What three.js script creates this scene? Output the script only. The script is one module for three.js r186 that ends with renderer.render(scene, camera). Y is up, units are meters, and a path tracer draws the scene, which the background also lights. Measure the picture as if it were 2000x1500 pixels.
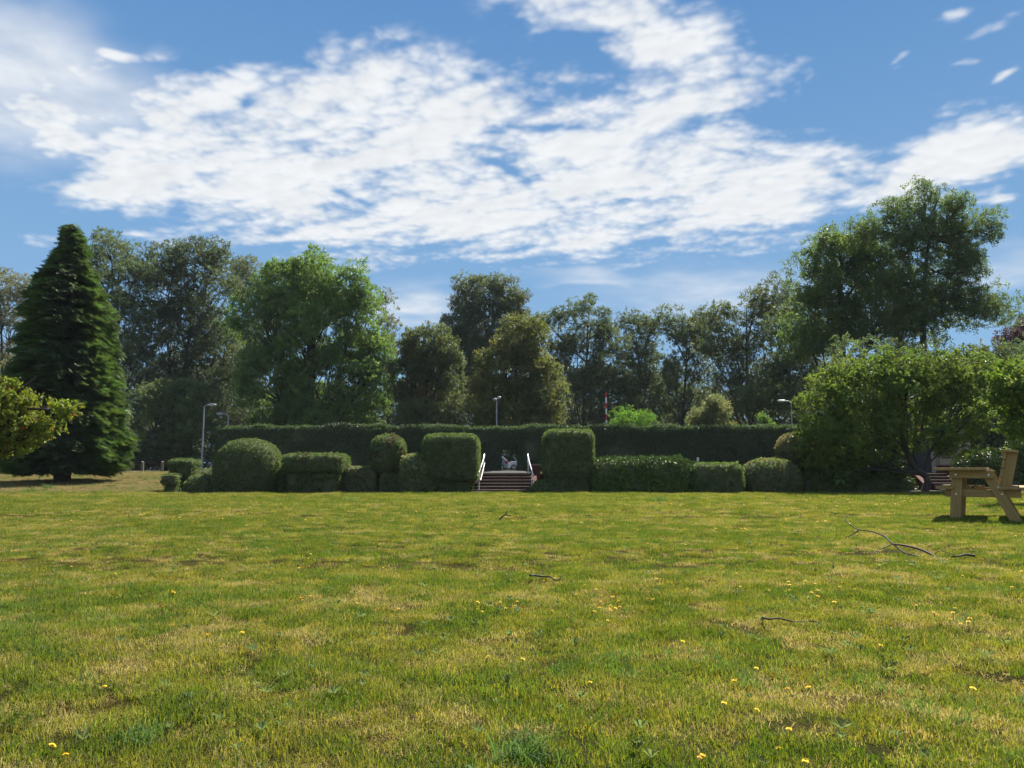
import * as THREE from 'three';
import { mergeGeometries } from 'three/addons/utils/BufferGeometryUtils.js';
import { MeshSurfaceSampler } from 'three/addons/math/MeshSurfaceSampler.js';
import { RoundedBoxGeometry } from 'three/addons/geometries/RoundedBoxGeometry.js';

// ---------------------------------------------------------------- camera, sky, sun, exposure
const EYE = 0.9, FOC = 1500, PITCH = Math.atan(165 / 1500);      // focal length for a 2000 x 1500 frame
const scene = new THREE.Scene();
const camera = new THREE.PerspectiveCamera(2 * Math.atan(750 / FOC) * 180 / Math.PI, 4 / 3, 0.05, 1500);
camera.position.set(0, EYE, 0);
camera.rotation.set(PITCH, 0, 0);
scene.add(camera);
const renderer = new THREE.WebGLRenderer({ antialias: true });
renderer.toneMapping = THREE.LinearToneMapping;
renderer.toneMappingExposure = 2.4;
renderer.shadowMap.enabled = true;
const SKY_GAIN = 1 / 2.4;                                         // sky radiance for that exposure
const SUN_AZ = 36 * Math.PI / 180, SUN_EL = 51 * Math.PI / 180;   // ahead of the camera, to its right
const sunDir = new THREE.Vector3(Math.sin(SUN_AZ) * Math.cos(SUN_EL), Math.sin(SUN_EL), -Math.cos(SUN_AZ) * Math.cos(SUN_EL));
const sun = new THREE.DirectionalLight(new THREE.Color().setRGB(1, 0.94, 0.82), 5);
sun.position.copy(sunDir).multiplyScalar(120).add(new THREE.Vector3(0, 0, -35));
sun.target.position.set(0, 0, -35);
sun.castShadow = true;
Object.assign(sun.shadow.camera, { left: -70, right: 70, top: 60, bottom: -60, near: 1, far: 300 });
sun.shadow.mapSize.set(4096, 4096);
scene.add(sun, sun.target);

// ---------------------------------------------------------------- small helpers
function rng(seed) { let a = seed >>> 0; return () => { a = (a + 0x6D2B79F5) | 0; let t = Math.imul(a ^ (a >>> 15), 1 | a); t = (t + Math.imul(t ^ (t >>> 7), 61 | t)) ^ t; return ((t ^ (t >>> 14)) >>> 0) / 4294967296; }; }
const clamp = (x, a = 0, b = 1) => Math.min(b, Math.max(a, x));
const sstep = (a, b, x) => { const t = clamp((x - a) / (b - a)); return t * t * (3 - 2 * t); };
const lerp = (a, b, t) => a + (b - a) * t;
const HT = new Float32Array(65536); { const r = rng(99); for (let i = 0; i < 65536; i++) HT[i] = r(); }
const hash2 = (x, y) => HT[(((x * 73) ^ (y * 9781)) + x * 1013 + y * 337) & 65535];
function vnoise(x, y) {
  const xi = Math.floor(x), yi = Math.floor(y), fx = x - xi, fy = y - yi, u = fx * fx * (3 - 2 * fx), v = fy * fy * (3 - 2 * fy);
  const a = hash2(xi, yi), b = hash2(xi + 1, yi), c = hash2(xi, yi + 1), d = hash2(xi + 1, yi + 1);
  return a + (b - a) * u + (c - a) * v + (a - b - c + d) * u * v;
}
function fbm(x, y, o = 4) { let s = 0, a = 0.5, n = 0; for (let i = 0; i < o; i++) { s += a * vnoise(x, y); n += a; a *= 0.5; const t = x * 1.6 - y * 1.2 + 17.3; y = x * 1.2 + y * 1.6 + 5.1; x = t; } return s / n; }
function worley(x, y) {
  const xi = Math.floor(x), yi = Math.floor(y); let m = 9;
  for (let j = -1; j <= 1; j++) for (let i = -1; i <= 1; i++) {
    const cx = xi + i, cy = yi + j, dx = cx + hash2(cx, cy) - x, dy = cy + hash2(cx + 57, cy + 113) - y, d = dx * dx + dy * dy;
    if (d < m) m = d;
  }
  return Math.sqrt(m);
}
// a point of the place: where the line of sight through (px, py) meets the upright plane at distance d
const CP = Math.cos(PITCH), SP = Math.sin(PITCH);
function at(px, py, d) {
  const cx = (px - 1000) / FOC, cy = (750 - py) / FOC, dy = cy * CP + SP, dz = -CP + cy * SP, k = d / -dz;
  return new THREE.Vector3(cx * k, EYE + dy * k, -d);
}
const onGround = (px, py, y = 0) => { const p = at(px, py, 1), k = (EYE - y) / (EYE - p.y); return new THREE.Vector3(p.x * k, y, -k); };

// ---------------------------------------------------------------- the sky: blue air with a broken sheet of altocumulus
function makeSky() {
  const W = 4096, H = 2048, data = new Float32Array(W * H * 4);
  const polys = [
    { a: 1, s: 85, p: [[-80, 165], [60, 190], [170, 235], [300, 145], [400, 160], [500, 130], [620, 85], [740, 88], [850, 122], [1010, 130], [1120, 152], [1215, 165], [1235, 120], [1060, 55], [960, -20], [960, -90], [1330, -90], [1300, 20], [1420, 30], [1530, 100], [1570, 120], [1560, 165], [1480, 200], [1510, 262], [1640, 285], [1690, 310], [1600, 390], [1620, 440], [1560, 470], [1400, 482], [1300, 470], [1180, 500], [1050, 490], [920, 500], [800, 482], [700, 505], [560, 495], [470, 450], [420, 425], [250, 425], [120, 370], [60, 330], [-80, 240]] },
    { a: 0.85, v: 1, s: 70, p: [[-90, 0], [60, 20], [140, 70], [215, 120], [300, 175], [330, 250], [150, 300], [0, 300], [-90, 300]] },
    { a: 0.95, s: 60, p: [[1650, 388], [1700, 330], [1770, 275], [1850, 212], [1940, 190], [2090, 230], [2090, 290], [1975, 330], [1950, 392], [1880, 382], [1750, 412], [1668, 420]] },
  ];
  const soft = [ // ellipses: x, y, rx, ry, turn, strength
    [225, 115, 60, 16, 0.3, 0.5], [62, 455, 52, 13, 0.28, 0.75], [275, 450, 40, 9, 0.15, 0.6], [815, 598, 95, 34, 0.02, 0.85, 1], [1160, 553, 75, 14, 0.12, 0.7, 1], [1410, 575, 200, 44, -0.05, 0.5, 1], [1960, 520, 110, 40, -0.3, 0.45, 1],
    [1760, 115, 45, 7, -0.45, 0.6], [1765, 128, 30, 6, -0.4, 0.5], [1900, 22, 45, 14, -0.4, 0.6], [1965, 45, 60, 10, -0.45, 0.65], [1895, 125, 30, 6, -0.2, 0.5], [1972, 135, 30, 9, -0.7, 0.6], [1740, 205, 50, 10, -0.3, 0.45],
    [1455, 488, 60, 12, 0, 0.5], [1160, 507, 40, 7, 0.1, 0.5], [1390, 20, 60, 18, -0.3, 0.4], [40, 290, 80, 20, 0.15, 0.35],
    [1100, 250, 130, 12, -0.12, -0.55], [960, 300, 110, 15, 0.1, -0.35], [985, 345, 60, 9, 0.5, -0.5], [690, 395, 60, 10, 0.5, -0.45], [1140, 100, 70, 22, 0.4, -0.5], [1120, 175, 90, 14, 0.2, -0.3], [470, 212, 16, 14, 0, -0.5], [1630, 330, 40, 16, 0.3, -0.4], [1440, 300, 70, 7, 0.3, -0.3], [250, 235, 70, 18, 0.6, -0.35],
  ];
  const sdf = (P, x, y) => { // positive inside
    let ins = false, m = 1e9;
    for (let i = 0, j = P.length - 1; i < P.length; j = i++) {
      const [ax, ay] = P[j], [bx, by] = P[i];
      if ((ay > y) !== (by > y) && x < (bx - ax) * (y - ay) / (by - ay) + ax) ins = !ins;
      const ex = bx - ax, ey = by - ay, t = clamp(((x - ax) * ex + (y - ay) * ey) / (ex * ex + ey * ey)), dx = ax + ex * t - x, dy = ay + ey * t - y, d = dx * dx + dy * dy;
      if (d < m) m = d;
    }
    m = Math.sqrt(m); return ins ? m : -m;
  };
  for (let j = 0; j < H; j++) {
    const el = ((j + 0.5) / H - 0.5) * Math.PI, se = Math.sin(el), ce = Math.cos(el);
    for (let i = 0; i < W; i++) {
      const o = (j * W + i) * 4;
      const e = Math.max(el, 0), h = Math.sin(e);
      const t = Math.pow(clamp(h / 0.62), 0.75);
      let r = lerp(0.35, 0.095, t), g = lerp(0.60, 0.255, t), b = lerp(0.86, 0.56, t);
      if (el > 0) {
        const az = (0.5 - (i + 0.5) / W) * -2 * Math.PI; // angle from +x towards +z, as three.js maps it
        const dx = Math.cos(az) * ce, dz = Math.sin(az) * ce, dy = se;
        const q = 1 / (dy + 0.04), u = dx * q, v = dz * q;
        const w1 = fbm(u * 2.2 + 3, v * 2.2 + 8, 3) - 0.5, w2 = fbm(u * 2.2 + 30, v * 2.2 + 51, 3) - 0.5;
        const cz = -dz * CP + dy * SP, cy = dy * CP + dz * SP;
        let cov = 0, inF = 0, veil = 0;
        if (cz > 0.15) {
          const wx = fbm(u * 7 + 70, v * 7 + 9, 2) - 0.5, wy = fbm(u * 7 + 7, v * 7 + 90, 2) - 0.5;
          const px0 = 1000 + dx / cz * FOC, py0 = 750 - cy / cz * FOC, px = px0 + w1 * 70 + wx * 55, py = py0 + w2 * 40 + wy * 40;
          const out = Math.max(-px0, px0 - 2000, -py0, 0);
          inF = 1 - sstep(0, 420, out);
          if (inF > 0) {
            for (const P of polys) { const k = P.a * sstep(-1, 1.25, sdf(P.p, px, py) / P.s); if (P.v) { veil = Math.max(veil, k); cov = Math.max(cov, k * 0.45); } else cov = Math.max(cov, k); }
            for (const [x, y, rx, ry, tn, s, vl] of soft) { const c = Math.cos(tn), n = Math.sin(tn), ex = ((px - x) * c + (py - y) * n) / rx, ey = (-(px - x) * n + (py - y) * c) / ry, k = Math.exp(-(ex * ex + ey * ey)); if (vl) { veil = Math.max(veil, s * k); continue; } cov = s > 0 ? Math.max(cov, s * k) : cov + s * k; }
          }
        }
        const gen = sstep(0.40, 0.66, fbm(u * 0.9 + 11, v * 0.9 + 4, 4)) * 0.95;
        cov = lerp(gen, clamp(cov), inF);
        const uw = u + w1 * 0.16, vw = v + w2 * 0.16;
        const f1 = fbm(uw * 9, vw * 9, 5), f2 = fbm(u * 34 + 5, v * 34, 3);
        const pf = 1 - worley(uw * 15 + f2 * 0.8, vw * 15 + f1 * 1.6), pf2 = 1 - worley(u * 38 + f1 * 2, v * 38 + f2);
        const n = 0.34 * f1 + 0.34 * pf + 0.17 * pf2 + 0.15 * f2;          // about 0.3 .. 0.75
        const st = fbm(uw * 2.4 + vw * 1.2, (vw - uw * 0.45) * 8.5, 5) - 0.5;
        const dens = cov * 1.26 + (n - 0.52) * 1.55 + st * 1.7 + (fbm(uw * 3.4 + 9, vw * 3.4, 3) - 0.5) * 0.95 - 0.42;
        let al = cov < 0.02 ? 0 : sstep(-0.16, 0.98, dens) * sstep(0.02, 0.3, cov);
        al = Math.max(al, veil * (0.45 + 0.75 * f1)); al *= 0.97 * sstep(0.0, 0.09, h);
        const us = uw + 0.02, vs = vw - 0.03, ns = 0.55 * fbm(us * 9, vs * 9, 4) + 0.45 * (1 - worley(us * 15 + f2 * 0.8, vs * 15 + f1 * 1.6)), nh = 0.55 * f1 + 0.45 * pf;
        const lit = clamp(0.955 + (nh - ns) * 0.16 + (f1 - 0.5) * 0.12 - 0.06 * sstep(0.5, 1.3, dens) * fbm(uw * 5, vw * 5 + 40, 3), 0.78, 1);   // sun-side relief and self-shadow painted into the cloud tone, greyer where thicker
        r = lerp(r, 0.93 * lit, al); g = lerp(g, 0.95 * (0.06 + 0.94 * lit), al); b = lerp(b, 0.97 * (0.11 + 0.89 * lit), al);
      }
      data[o] = r * SKY_GAIN; data[o + 1] = g * SKY_GAIN; data[o + 2] = b * SKY_GAIN; data[o + 3] = 1;
    }
  }
  const t = new THREE.DataTexture(data, W, H, THREE.RGBAFormat, THREE.FloatType);
  t.mapping = THREE.EquirectangularReflectionMapping; t.magFilter = t.minFilter = THREE.LinearFilter; t.needsUpdate = true;
  return t;
}
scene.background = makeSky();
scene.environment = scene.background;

// ---------------------------------------------------------------- naming, materials, geometry helpers
const used = new Map();
const numbered = (n) => { const k = used.get(n) ?? 0; used.set(n, k + 1); return k ? n + '_' + String(k).padStart(3, '0') : n; };
function tag(o, label, category, group, kind) { o.userData.label = label; if (category) o.userData.category = category; if (group) o.userData.group = group; if (kind) o.userData.kind = kind; return o; }
function thing(name, label, category, pos = [0, 0, 0], turn = 0, group) { const o = new THREE.Group(); o.name = numbered(name); o.position.set(...pos); o.rotation.y = turn; scene.add(o); return tag(o, label, category, group); }
function part(name, geo, mat, parent) { const m = new THREE.Mesh(geo, mat); m.name = parent === scene ? numbered(name) : name; m.castShadow = m.receiveShadow = true; parent.add(m); return m; }
function struct(name, geo, mat) { const m = part(name, geo, mat, scene); m.userData.kind = 'structure'; return m; }
const lin = (r, g, b) => new THREE.Color().setRGB(r, g, b);
const std = (r, g, b, rough = 0.8, metal = 0, extra = {}) => new THREE.MeshStandardMaterial({ color: lin(r, g, b), roughness: rough, metalness: metal, ...extra });
function noiseTex(n, f, sx, sy) { const d = new Uint8Array(n * n * 4); for (let j = 0; j < n; j++) for (let i = 0; i < n; i++) { const c = f(i / n, j / n), o = (j * n + i) * 4; for (let k = 0; k < 3; k++) d[o + k] = clamp(Array.isArray(c) ? c[k] : c) * 255; d[o + 3] = 255; } const t = new THREE.DataTexture(d, n, n); t.wrapS = t.wrapT = THREE.RepeatWrapping; t.magFilter = THREE.LinearFilter; t.minFilter = THREE.LinearMipmapLinearFilter; t.generateMipmaps = true; t.repeat.set(sx, sy); t.colorSpace = THREE.SRGBColorSpace; t.needsUpdate = true; return t; }
const leafMat = (trans = 0.42, rough = 0.9, coat = 0.5) => new THREE.MeshPhysicalMaterial({ color: 0xffffff, roughness: rough, transmission: trans, thickness: 0, side: THREE.DoubleSide, specularIntensity: 0.35, clearcoat: coat, clearcoatRoughness: 0.42 });
const waxMat = new THREE.MeshPhysicalMaterial({ color: 0xffffff, roughness: 0.55, transmission: 0.28, thickness: 0, side: THREE.DoubleSide, specularIntensity: 0.8 });
const LEAF = leafMat(0.58, 1), NEEDLE = leafMat(0.5, 1), GRASS = leafMat(0.58, 1, 0);
const BARK = std(0.055, 0.045, 0.035, 0.95), BARK_GREY = std(0.09, 0.08, 0.065, 0.95);

function tube(pts, r0, r1, radial = 6, seg) {
  const n = seg ?? Math.max(3, pts.length * 2), c = new THREE.CatmullRomCurve3(pts), g = new THREE.TubeGeometry(c, n, 1, radial, false), p = g.attributes.position, v = new THREE.Vector3();
  for (let i = 0; i <= n; i++) { const ctr = c.getPointAt(i / n), r = lerp(r0, r1, i / n); for (let k = 0; k <= radial; k++) { const q = i * (radial + 1) + k; v.fromBufferAttribute(p, q).sub(ctr).multiplyScalar(r).add(ctr); p.setXYZ(q, v.x, v.y, v.z); } }
  return g;
}
const V = (x, y, z) => new THREE.Vector3(x, y, z);
function bx(w, h, d, x = 0, y = 0, z = 0) { const g = new THREE.BoxGeometry(w, h, d); g.translate(x, y, z); return g; }
function merge(list) { return mergeGeometries(list.map((g) => { const q = g.index ? g.toNonIndexed() : g; for (const k of Object.keys(q.attributes)) if (!['position', 'normal', 'uv'].includes(k)) q.deleteAttribute(k); return q; })); }
function fromTris(pos) { const g = new THREE.BufferGeometry(); g.setAttribute('position', new THREE.Float32BufferAttribute(pos, 3)); g.computeVertexNormals(); return g; }
const rv = new THREE.Vector3();
function rdir(r, up = 0) { do rv.set(r() * 2 - 1, r() * 2 - 1, r() * 2 - 1); while (rv.lengthSq() > 1 || rv.lengthSq() < 0.01); rv.normalize(); rv.y += up; return rv.normalize().clone(); }

// a sprig of n leaves round the origin, growing along +y, about 1 unit across
function sprig(seed, n, len, wid, { up = 0.35, spread = 0.45, droop = 0.1 } = {}) {
  const r = rng(seed), pos = [];
  for (let i = 0; i < n; i++) {
    const b = V((r() - 0.5) * spread, r() * 0.6, (r() - 0.5) * spread), d = rdir(r, up), s = V(0, 1, 0).cross(d).normalize(), l = len * (0.7 + 0.6 * r()), w = wid * (0.7 + 0.6 * r());
    const nn = d.clone().cross(s).applyAxisAngle(d, (r() - 0.5) * 2.2); s.copy(nn).cross(d).normalize();
    const m = b.clone().addScaledVector(d, l * 0.45), tip = b.clone().addScaledVector(d, l).add(V(0, -droop * l, 0));
    const L = m.clone().addScaledVector(s, w / 2).addScaledVector(nn, w * 0.12), R = m.clone().addScaledVector(s, -w / 2).addScaledVector(nn, w * 0.12);
    pos.push(...b.toArray(), ...L.toArray(), ...tip.toArray(), ...b.toArray(), ...tip.toArray(), ...R.toArray());
  }
  return fromTris(pos);
}
// a flat drooping fan of scale leaves, growing along +y, facing +z
function frond(seed) {
  const r = rng(seed), pos = [];
  for (let k = 0; k < 9; k++) {
    const t = k / 8, y = t * 0.85, w = (1 - t * 0.75) * 0.42;
    for (const s of [-1, 1]) {
      const tx = s * w * (0.8 + 0.4 * r()), ty = y + 0.22 * (0.7 + 0.6 * r()), z0 = -0.25 * y * y, z1 = z0 - 0.12 * Math.abs(tx) - 0.05 * r(), ww = 0.05 + 0.03 * r();
      pos.push(0, y - ww, z0, tx, ty, z1, 0, y + ww, z0, tx * 0.5, ty * 0.5 + y * 0.5 - ww * 1.4, (z0 + z1) / 2, tx * 1.15, ty - 0.06, z1 - 0.06, tx * 0.6, ty * 0.55 + y * 0.45, (z0 + z1) / 2);
    }
  }
  pos.push(-0.03, 0.8, -0.16, 0.03, 0.8, -0.16, 0, 1.05, -0.3);
  return fromTris(pos);
}
const SPRIGS = [sprig(1, 10, 0.42, 0.2), sprig(2, 10, 0.42, 0.21), sprig(3, 9, 0.46, 0.22)];
const LONGS = [sprig(4, 12, 0.5, 0.14, { droop: 0.25 }), sprig(5, 12, 0.5, 0.13, { droop: 0.25 })];
const BIG = [sprig(6, 7, 0.62, 0.34, { up: 0.1, droop: 0.3 }), sprig(7, 7, 0.6, 0.33, { up: 0.1, droop: 0.3 })];
const BOX = [sprig(8, 11, 0.5, 0.26, { up: 0.5, spread: 0.7 }), sprig(9, 11, 0.5, 0.25, { up: 0.5, spread: 0.7 })];
const LAUREL = [sprig(10, 7, 0.75, 0.34, { up: 0.5, spread: 0.5, droop: 0.15 }), sprig(11, 7, 0.75, 0.36, { up: 0.5, spread: 0.5, droop: 0.15 })];
const PENDANT = [sprig(14, 7, 0.66, 0.3, { up: -0.75, droop: 0.35 }), sprig(15, 7, 0.62, 0.28, { up: -0.7, droop: 0.35 })];
const FROND = [frond(12), frond(13)];

const M4 = new THREE.Matrix4(), Q1 = new THREE.Quaternion(), Q2 = new THREE.Quaternion(), UPV = V(0, 1, 0), SC = V(1, 1, 1);
// items: [position, direction, size, colour, roll]
function scatter(parent, name, geos, mat, items, kindTop) {
  geos.forEach((g, k) => {
    const mine = items.filter((_, i) => i % geos.length === k);
    if (!mine.length) return;
    const im = new THREE.InstancedMesh(g, mat, mine.length);
    mine.forEach(([p, d, s, c, roll], i) => { Q1.setFromUnitVectors(UPV, d); Q2.setFromAxisAngle(UPV, roll ?? 0); Q1.multiply(Q2); SC.setScalar(s); im.setMatrixAt(i, M4.compose(p, Q1, SC)); im.setColorAt(i, c); });
    im.name = parent === scene ? numbered(name) : name; im.userData.kind = 'stuff'; im.castShadow = im.receiveShadow = true; parent.add(im);
    if (parent === scene && kindTop) tag(im, kindTop[0], kindTop[1]);
  });
}
const tint = (c, r, v = 0.25, hue = 0.12) => { const k = 1 - v + 2 * v * r(), h = (r() - 0.5) * 2 * hue; return lin(c[0] * k * (1 + h), c[1] * k, c[2] * k * (1 - h)); };

// ---------------------------------------------------------------- the ground
const TERRACE = 0.7, WALL_Z = -31.3;
function groundY(x, z) {
  const slope = sstep(-27.5, -47, z) * TERRACE * 0.92, step = z < WALL_Z + 0.02 ? TERRACE - 0.02 : 0;
  const k = sstep(-13.6, -12.9, x);
  let y = lerp(slope, step, k);
  if (z > -31) y += ((fbm(x * 0.35 + 40, z * 0.35, 3) - 0.5) * 0.09 + (fbm(x * 1.6, z * 1.6 + 9, 2) - 0.5) * 0.06 + (vnoise(x * 5, z * 5) - 0.5) * 0.022 * sstep(16, 7, -z)) * sstep(-30.5, -27, z) * sstep(0.5, 3.5, Math.hypot(x, z));
  return y;
}
// how dry the turf is, 0 green .. 1 straw
function dryness(x, z) {
  const a = fbm(x * 0.55 + 3, z * 1.1 + 7, 4), b = fbm(x * 4.6 + 31, z * 5.4 + 3, 3), s = z < -24 && x < -6 ? 0.16 : 0;
  return clamp((a - 0.5) * 0.9 + (b - 0.5) * 1.9 + 0.5 + s);
}
{
  const axis = (stops) => { const a = []; for (let k = 0; k < stops.length - 1; k++) { const [s, st] = stops[k], e = stops[k + 1][0]; for (let v = s; v < e - 1e-6; v += st) a.push(v); } a.push(stops.at(-1)[0]); return a; };
  const xs = axis([[-600, 60], [-60, 4], [-36, 0.4], [-9, 0.1], [9, 0.4], [36, 4], [60, 60], [600, 1]]), zs = axis([[-900, 60], [-120, 6], [-60, 1], [-33, 0.05], [-31.2, 0.35], [-13, 0.1], [1, 0.5], [4, 2], [40, 40], [200, 1]].map(([v, s]) => [v, s]));
  const pos = [], col = [], uv = [], idx = [], nx = xs.length;
  for (const z of zs) for (const x of xs) {
    pos.push(x, groundY(x, z), z); uv.push(x, z);
    const d = z > -60 ? dryness(x, z) : 0.4; const c = [lerp(0.032, 0.085, d), lerp(0.036, 0.066, d), lerp(0.007, 0.018, d)]; col.push(...c);
  }
  for (let j = 0; j < zs.length - 1; j++) for (let i = 0; i < nx - 1; i++) { const a = j * nx + i; idx.push(a, a + nx, a + 1, a + 1, a + nx, a + nx + 1); }
  const g = new THREE.BufferGeometry(); g.setAttribute('position', new THREE.Float32BufferAttribute(pos, 3)); g.setAttribute('color', new THREE.Float32BufferAttribute(col, 3)); g.setAttribute('uv', new THREE.Float32BufferAttribute(uv, 2)); g.setIndex(idx); g.computeVertexNormals();
  const thatch = noiseTex(512, (u, v) => { const k = 0.45 + 0.75 * (fbm(u * 60, v * 60, 3) * 0.6 + vnoise(u * 200, v * 200) * 0.4); return [k, k, k * 0.95]; }, 1.4, 1.4);
  const m = new THREE.MeshPhysicalMaterial({ color: 0xffffff, vertexColors: true, roughness: 1, specularIntensity: 0.1, map: thatch, bumpMap: thatch, bumpScale: 0.015 });
  tag(struct('lawn', g, m), 'broad mown lawn of green and straw coloured grass', 'lawn');
  const soil = std(0.03, 0.022, 0.015, 1);
  const bed = new THREE.PlaneGeometry(43, 2.75, 80, 6); bed.rotateX(-Math.PI / 2); bed.translate(9.2, 0.03, -29.95);
  { const p = bed.attributes.position; for (let i = 0; i < p.count; i++) p.setY(i, 0.035 + 0.05 * fbm(p.getX(i) * 2, p.getZ(i) * 2, 2)); bed.computeVertexNormals(); }
  tag(struct('soil_bed', bed, soil), 'dark soil strip under the clipped topiary', 'soil');
  const pave = std(0.035, 0.033, 0.03, 0.95);
  tag(struct('path', bx(2.1, 0.05, 25.2, -0.25, TERRACE, -44.2), pave), 'pale paved path from the steps to the hedge gap', 'path');
  const tar = new THREE.PlaneGeometry(80, 36); tar.rotateX(-Math.PI / 2); tar.translate(0, TERRACE + 0.01, -77);
  tag(struct('road', tar, std(0.06, 0.06, 0.063, 0.9)), 'grey tarmac drive behind the tall hedge', 'road');
}

// ---------------------------------------------------------------- steps, walls, rails
const STONE = std(0.085, 0.07, 0.058, 0.9), BRICK = std(0.17, 0.062, 0.045, 0.9, 0, { map: noiseTex(256, (u, v) => { const k = 0.55 + 0.45 * vnoise(Math.floor(u * 24 + (Math.floor(v * 40) % 2) * 0.5), Math.floor(v * 40)); return [k, k * 0.95, k * 0.9]; }, 1, 1) });
const GALV = std(0.75, 0.75, 0.74, 0.32, 0.35);
function flight(label, cx, z0, wTop, wBot, rails, wallLabel) {
  const t = thing('garden_steps', label, 'steps', [cx, 0, z0]);
  const n = 6, rise = TERRACE / n, run = 0.31;
  for (let k = 0; k < n; k++) {
    const w = lerp(wBot, wTop, k / (n - 1)), z = -k * run;
    part('riser', bx(w, rise * (k + 1) - 0.045, run - 0.03, 0, (rise * (k + 1) - 0.045) / 2, z - run / 2), BRICK, t);
    const tr = new RoundedBoxGeometry(w + 0.05, 0.045, run + 0.03, 2, 0.01); tr.scale(1, 0.75, 1); tr.translate(0, rise * (k + 1) - 0.02, z - run / 2 + 0.01); part('tread', tr, STONE, t);
  }
  for (const s of [-1, 1]) {
    const q = new THREE.Shape([[0, 0], [-1.2, 0], [-1.2, 0.62], [-0.75, 0.62], [0, 0.22]].map(([a, b]) => new THREE.Vector2(a, b)));
    const g = new THREE.ExtrudeGeometry(q, { depth: 0.24, bevelEnabled: false }); g.rotateY(-Math.PI / 2); g.translate(s * (wTop / 2 + 0.16) + 0.12, 0, -0.75); part('cheek_wall', g, BRICK, t);
    const p = part('pier', bx(0.36, 1.02, 0.36, s * (wTop / 2 + 0.26), 0.51, -2.14), BRICK, t);
    part('cap', bx(0.42, 0.05, 0.42, s * (wTop / 2 + 0.26), 1.046, -2.14), std(0.3, 0.2, 0.17), p);
  }
  if (rails) for (const s of [-1, 1]) {
    const x = s * (wTop / 2 - 0.03), h = thing('handrail', s < 0 ? 'white tubular handrail with two sloping bars beside the tall block with one rounded shoulder' : 'single white tubular handrail on steps beside pale post', 'handrail', [cx, 0, z0], 0, 'handrails of the steps');
    part('rail', tube([V(x + s * 0.14, 0.62, 0.15), V(x + s * 0.1, 0.8, -0.4), V(x, 1.28, -1.85), V(x - s * 0.02, 1.47, -2.2)], 0.024, 0.024, 10, 24), GALV, h);
    if (s < 0) part('lower_rail', tube([V(x - 0.04, 0.46, 0.0), V(x + 0.045, 1.12, -1.9)], 0.02, 0.02, 8, 8), GALV, h);
    for (const [z, y0, y1] of [[-0.12, 0.1, 0.7], [-2.0, 0.65, 1.36]]) part('post', tube([V(x + s * 0.05 * (z + 2), y0, z), V(x + s * 0.05 * (z + 2), y1, z)], 0.018, 0.018, 8, 2), GALV, h);
  }
  return t;
}
flight('brick steps with pale stone treads leading up to the hedge gap', -0.24, -28.85, 1.85, 2.45, true);
{
  const c = at(1842, 940, 30.2);
  flight('shaded brick steps beside the cherry trunk below the weathered shed', c.x, -29.3, 0.95, 1.05, false);
  for (const [a, b, l] of [[-12.9, -1.75, 'low brick retaining wall behind the dome topiary'], [1.3, c.x - 0.95, 'low brick retaining wall behind the laurel hedge'], [c.x + 0.95, 30, 'low brick retaining wall past the shed steps']]) {
    const t = thing('retaining_wall', l, 'wall', [(a + b) / 2, 0, WALL_Z + 0.15]);
    part('brickwork', bx(b - a, TERRACE - 0.02, 0.26, 0, (TERRACE - 0.02) / 2, 0), BRICK, t);
    part('coping', bx(b - a + 0.02, 0.06, 0.34, 0, TERRACE + 0.01, 0), STONE, t);
  }
}

// ---------------------------------------------------------------- clipped topiary
function superell(rx, ry, rz, e, bump, seed, taper = 0) {
  const g = new THREE.SphereGeometry(1, 56, 40), p = g.attributes.position, f = (c) => Math.sign(c) * Math.pow(Math.abs(c), 2 / e);
  for (let i = 0; i < p.count; i++) {
    const x = p.getX(i), y = p.getY(i), z = p.getZ(i), th = Math.atan2(z, x), ph = Math.asin(clamp(y, -1, 1));
    let X = f(Math.cos(ph)) * f(Math.cos(th)), Y = f(Math.sin(ph)), Z = f(Math.cos(ph)) * f(Math.sin(th));
    const k = 1 + bump * (fbm(X * 2.5 + seed * 3.1 + Z, Y * 2.5 + Z * 2 + seed, 3) - 0.5), tp = 1 + taper * Y;
    p.setXYZ(i, X * rx * k * tp, Y * ry * k, Z * rz * k * tp);
  }
  g.computeVertexNormals(); return g;
}
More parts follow.
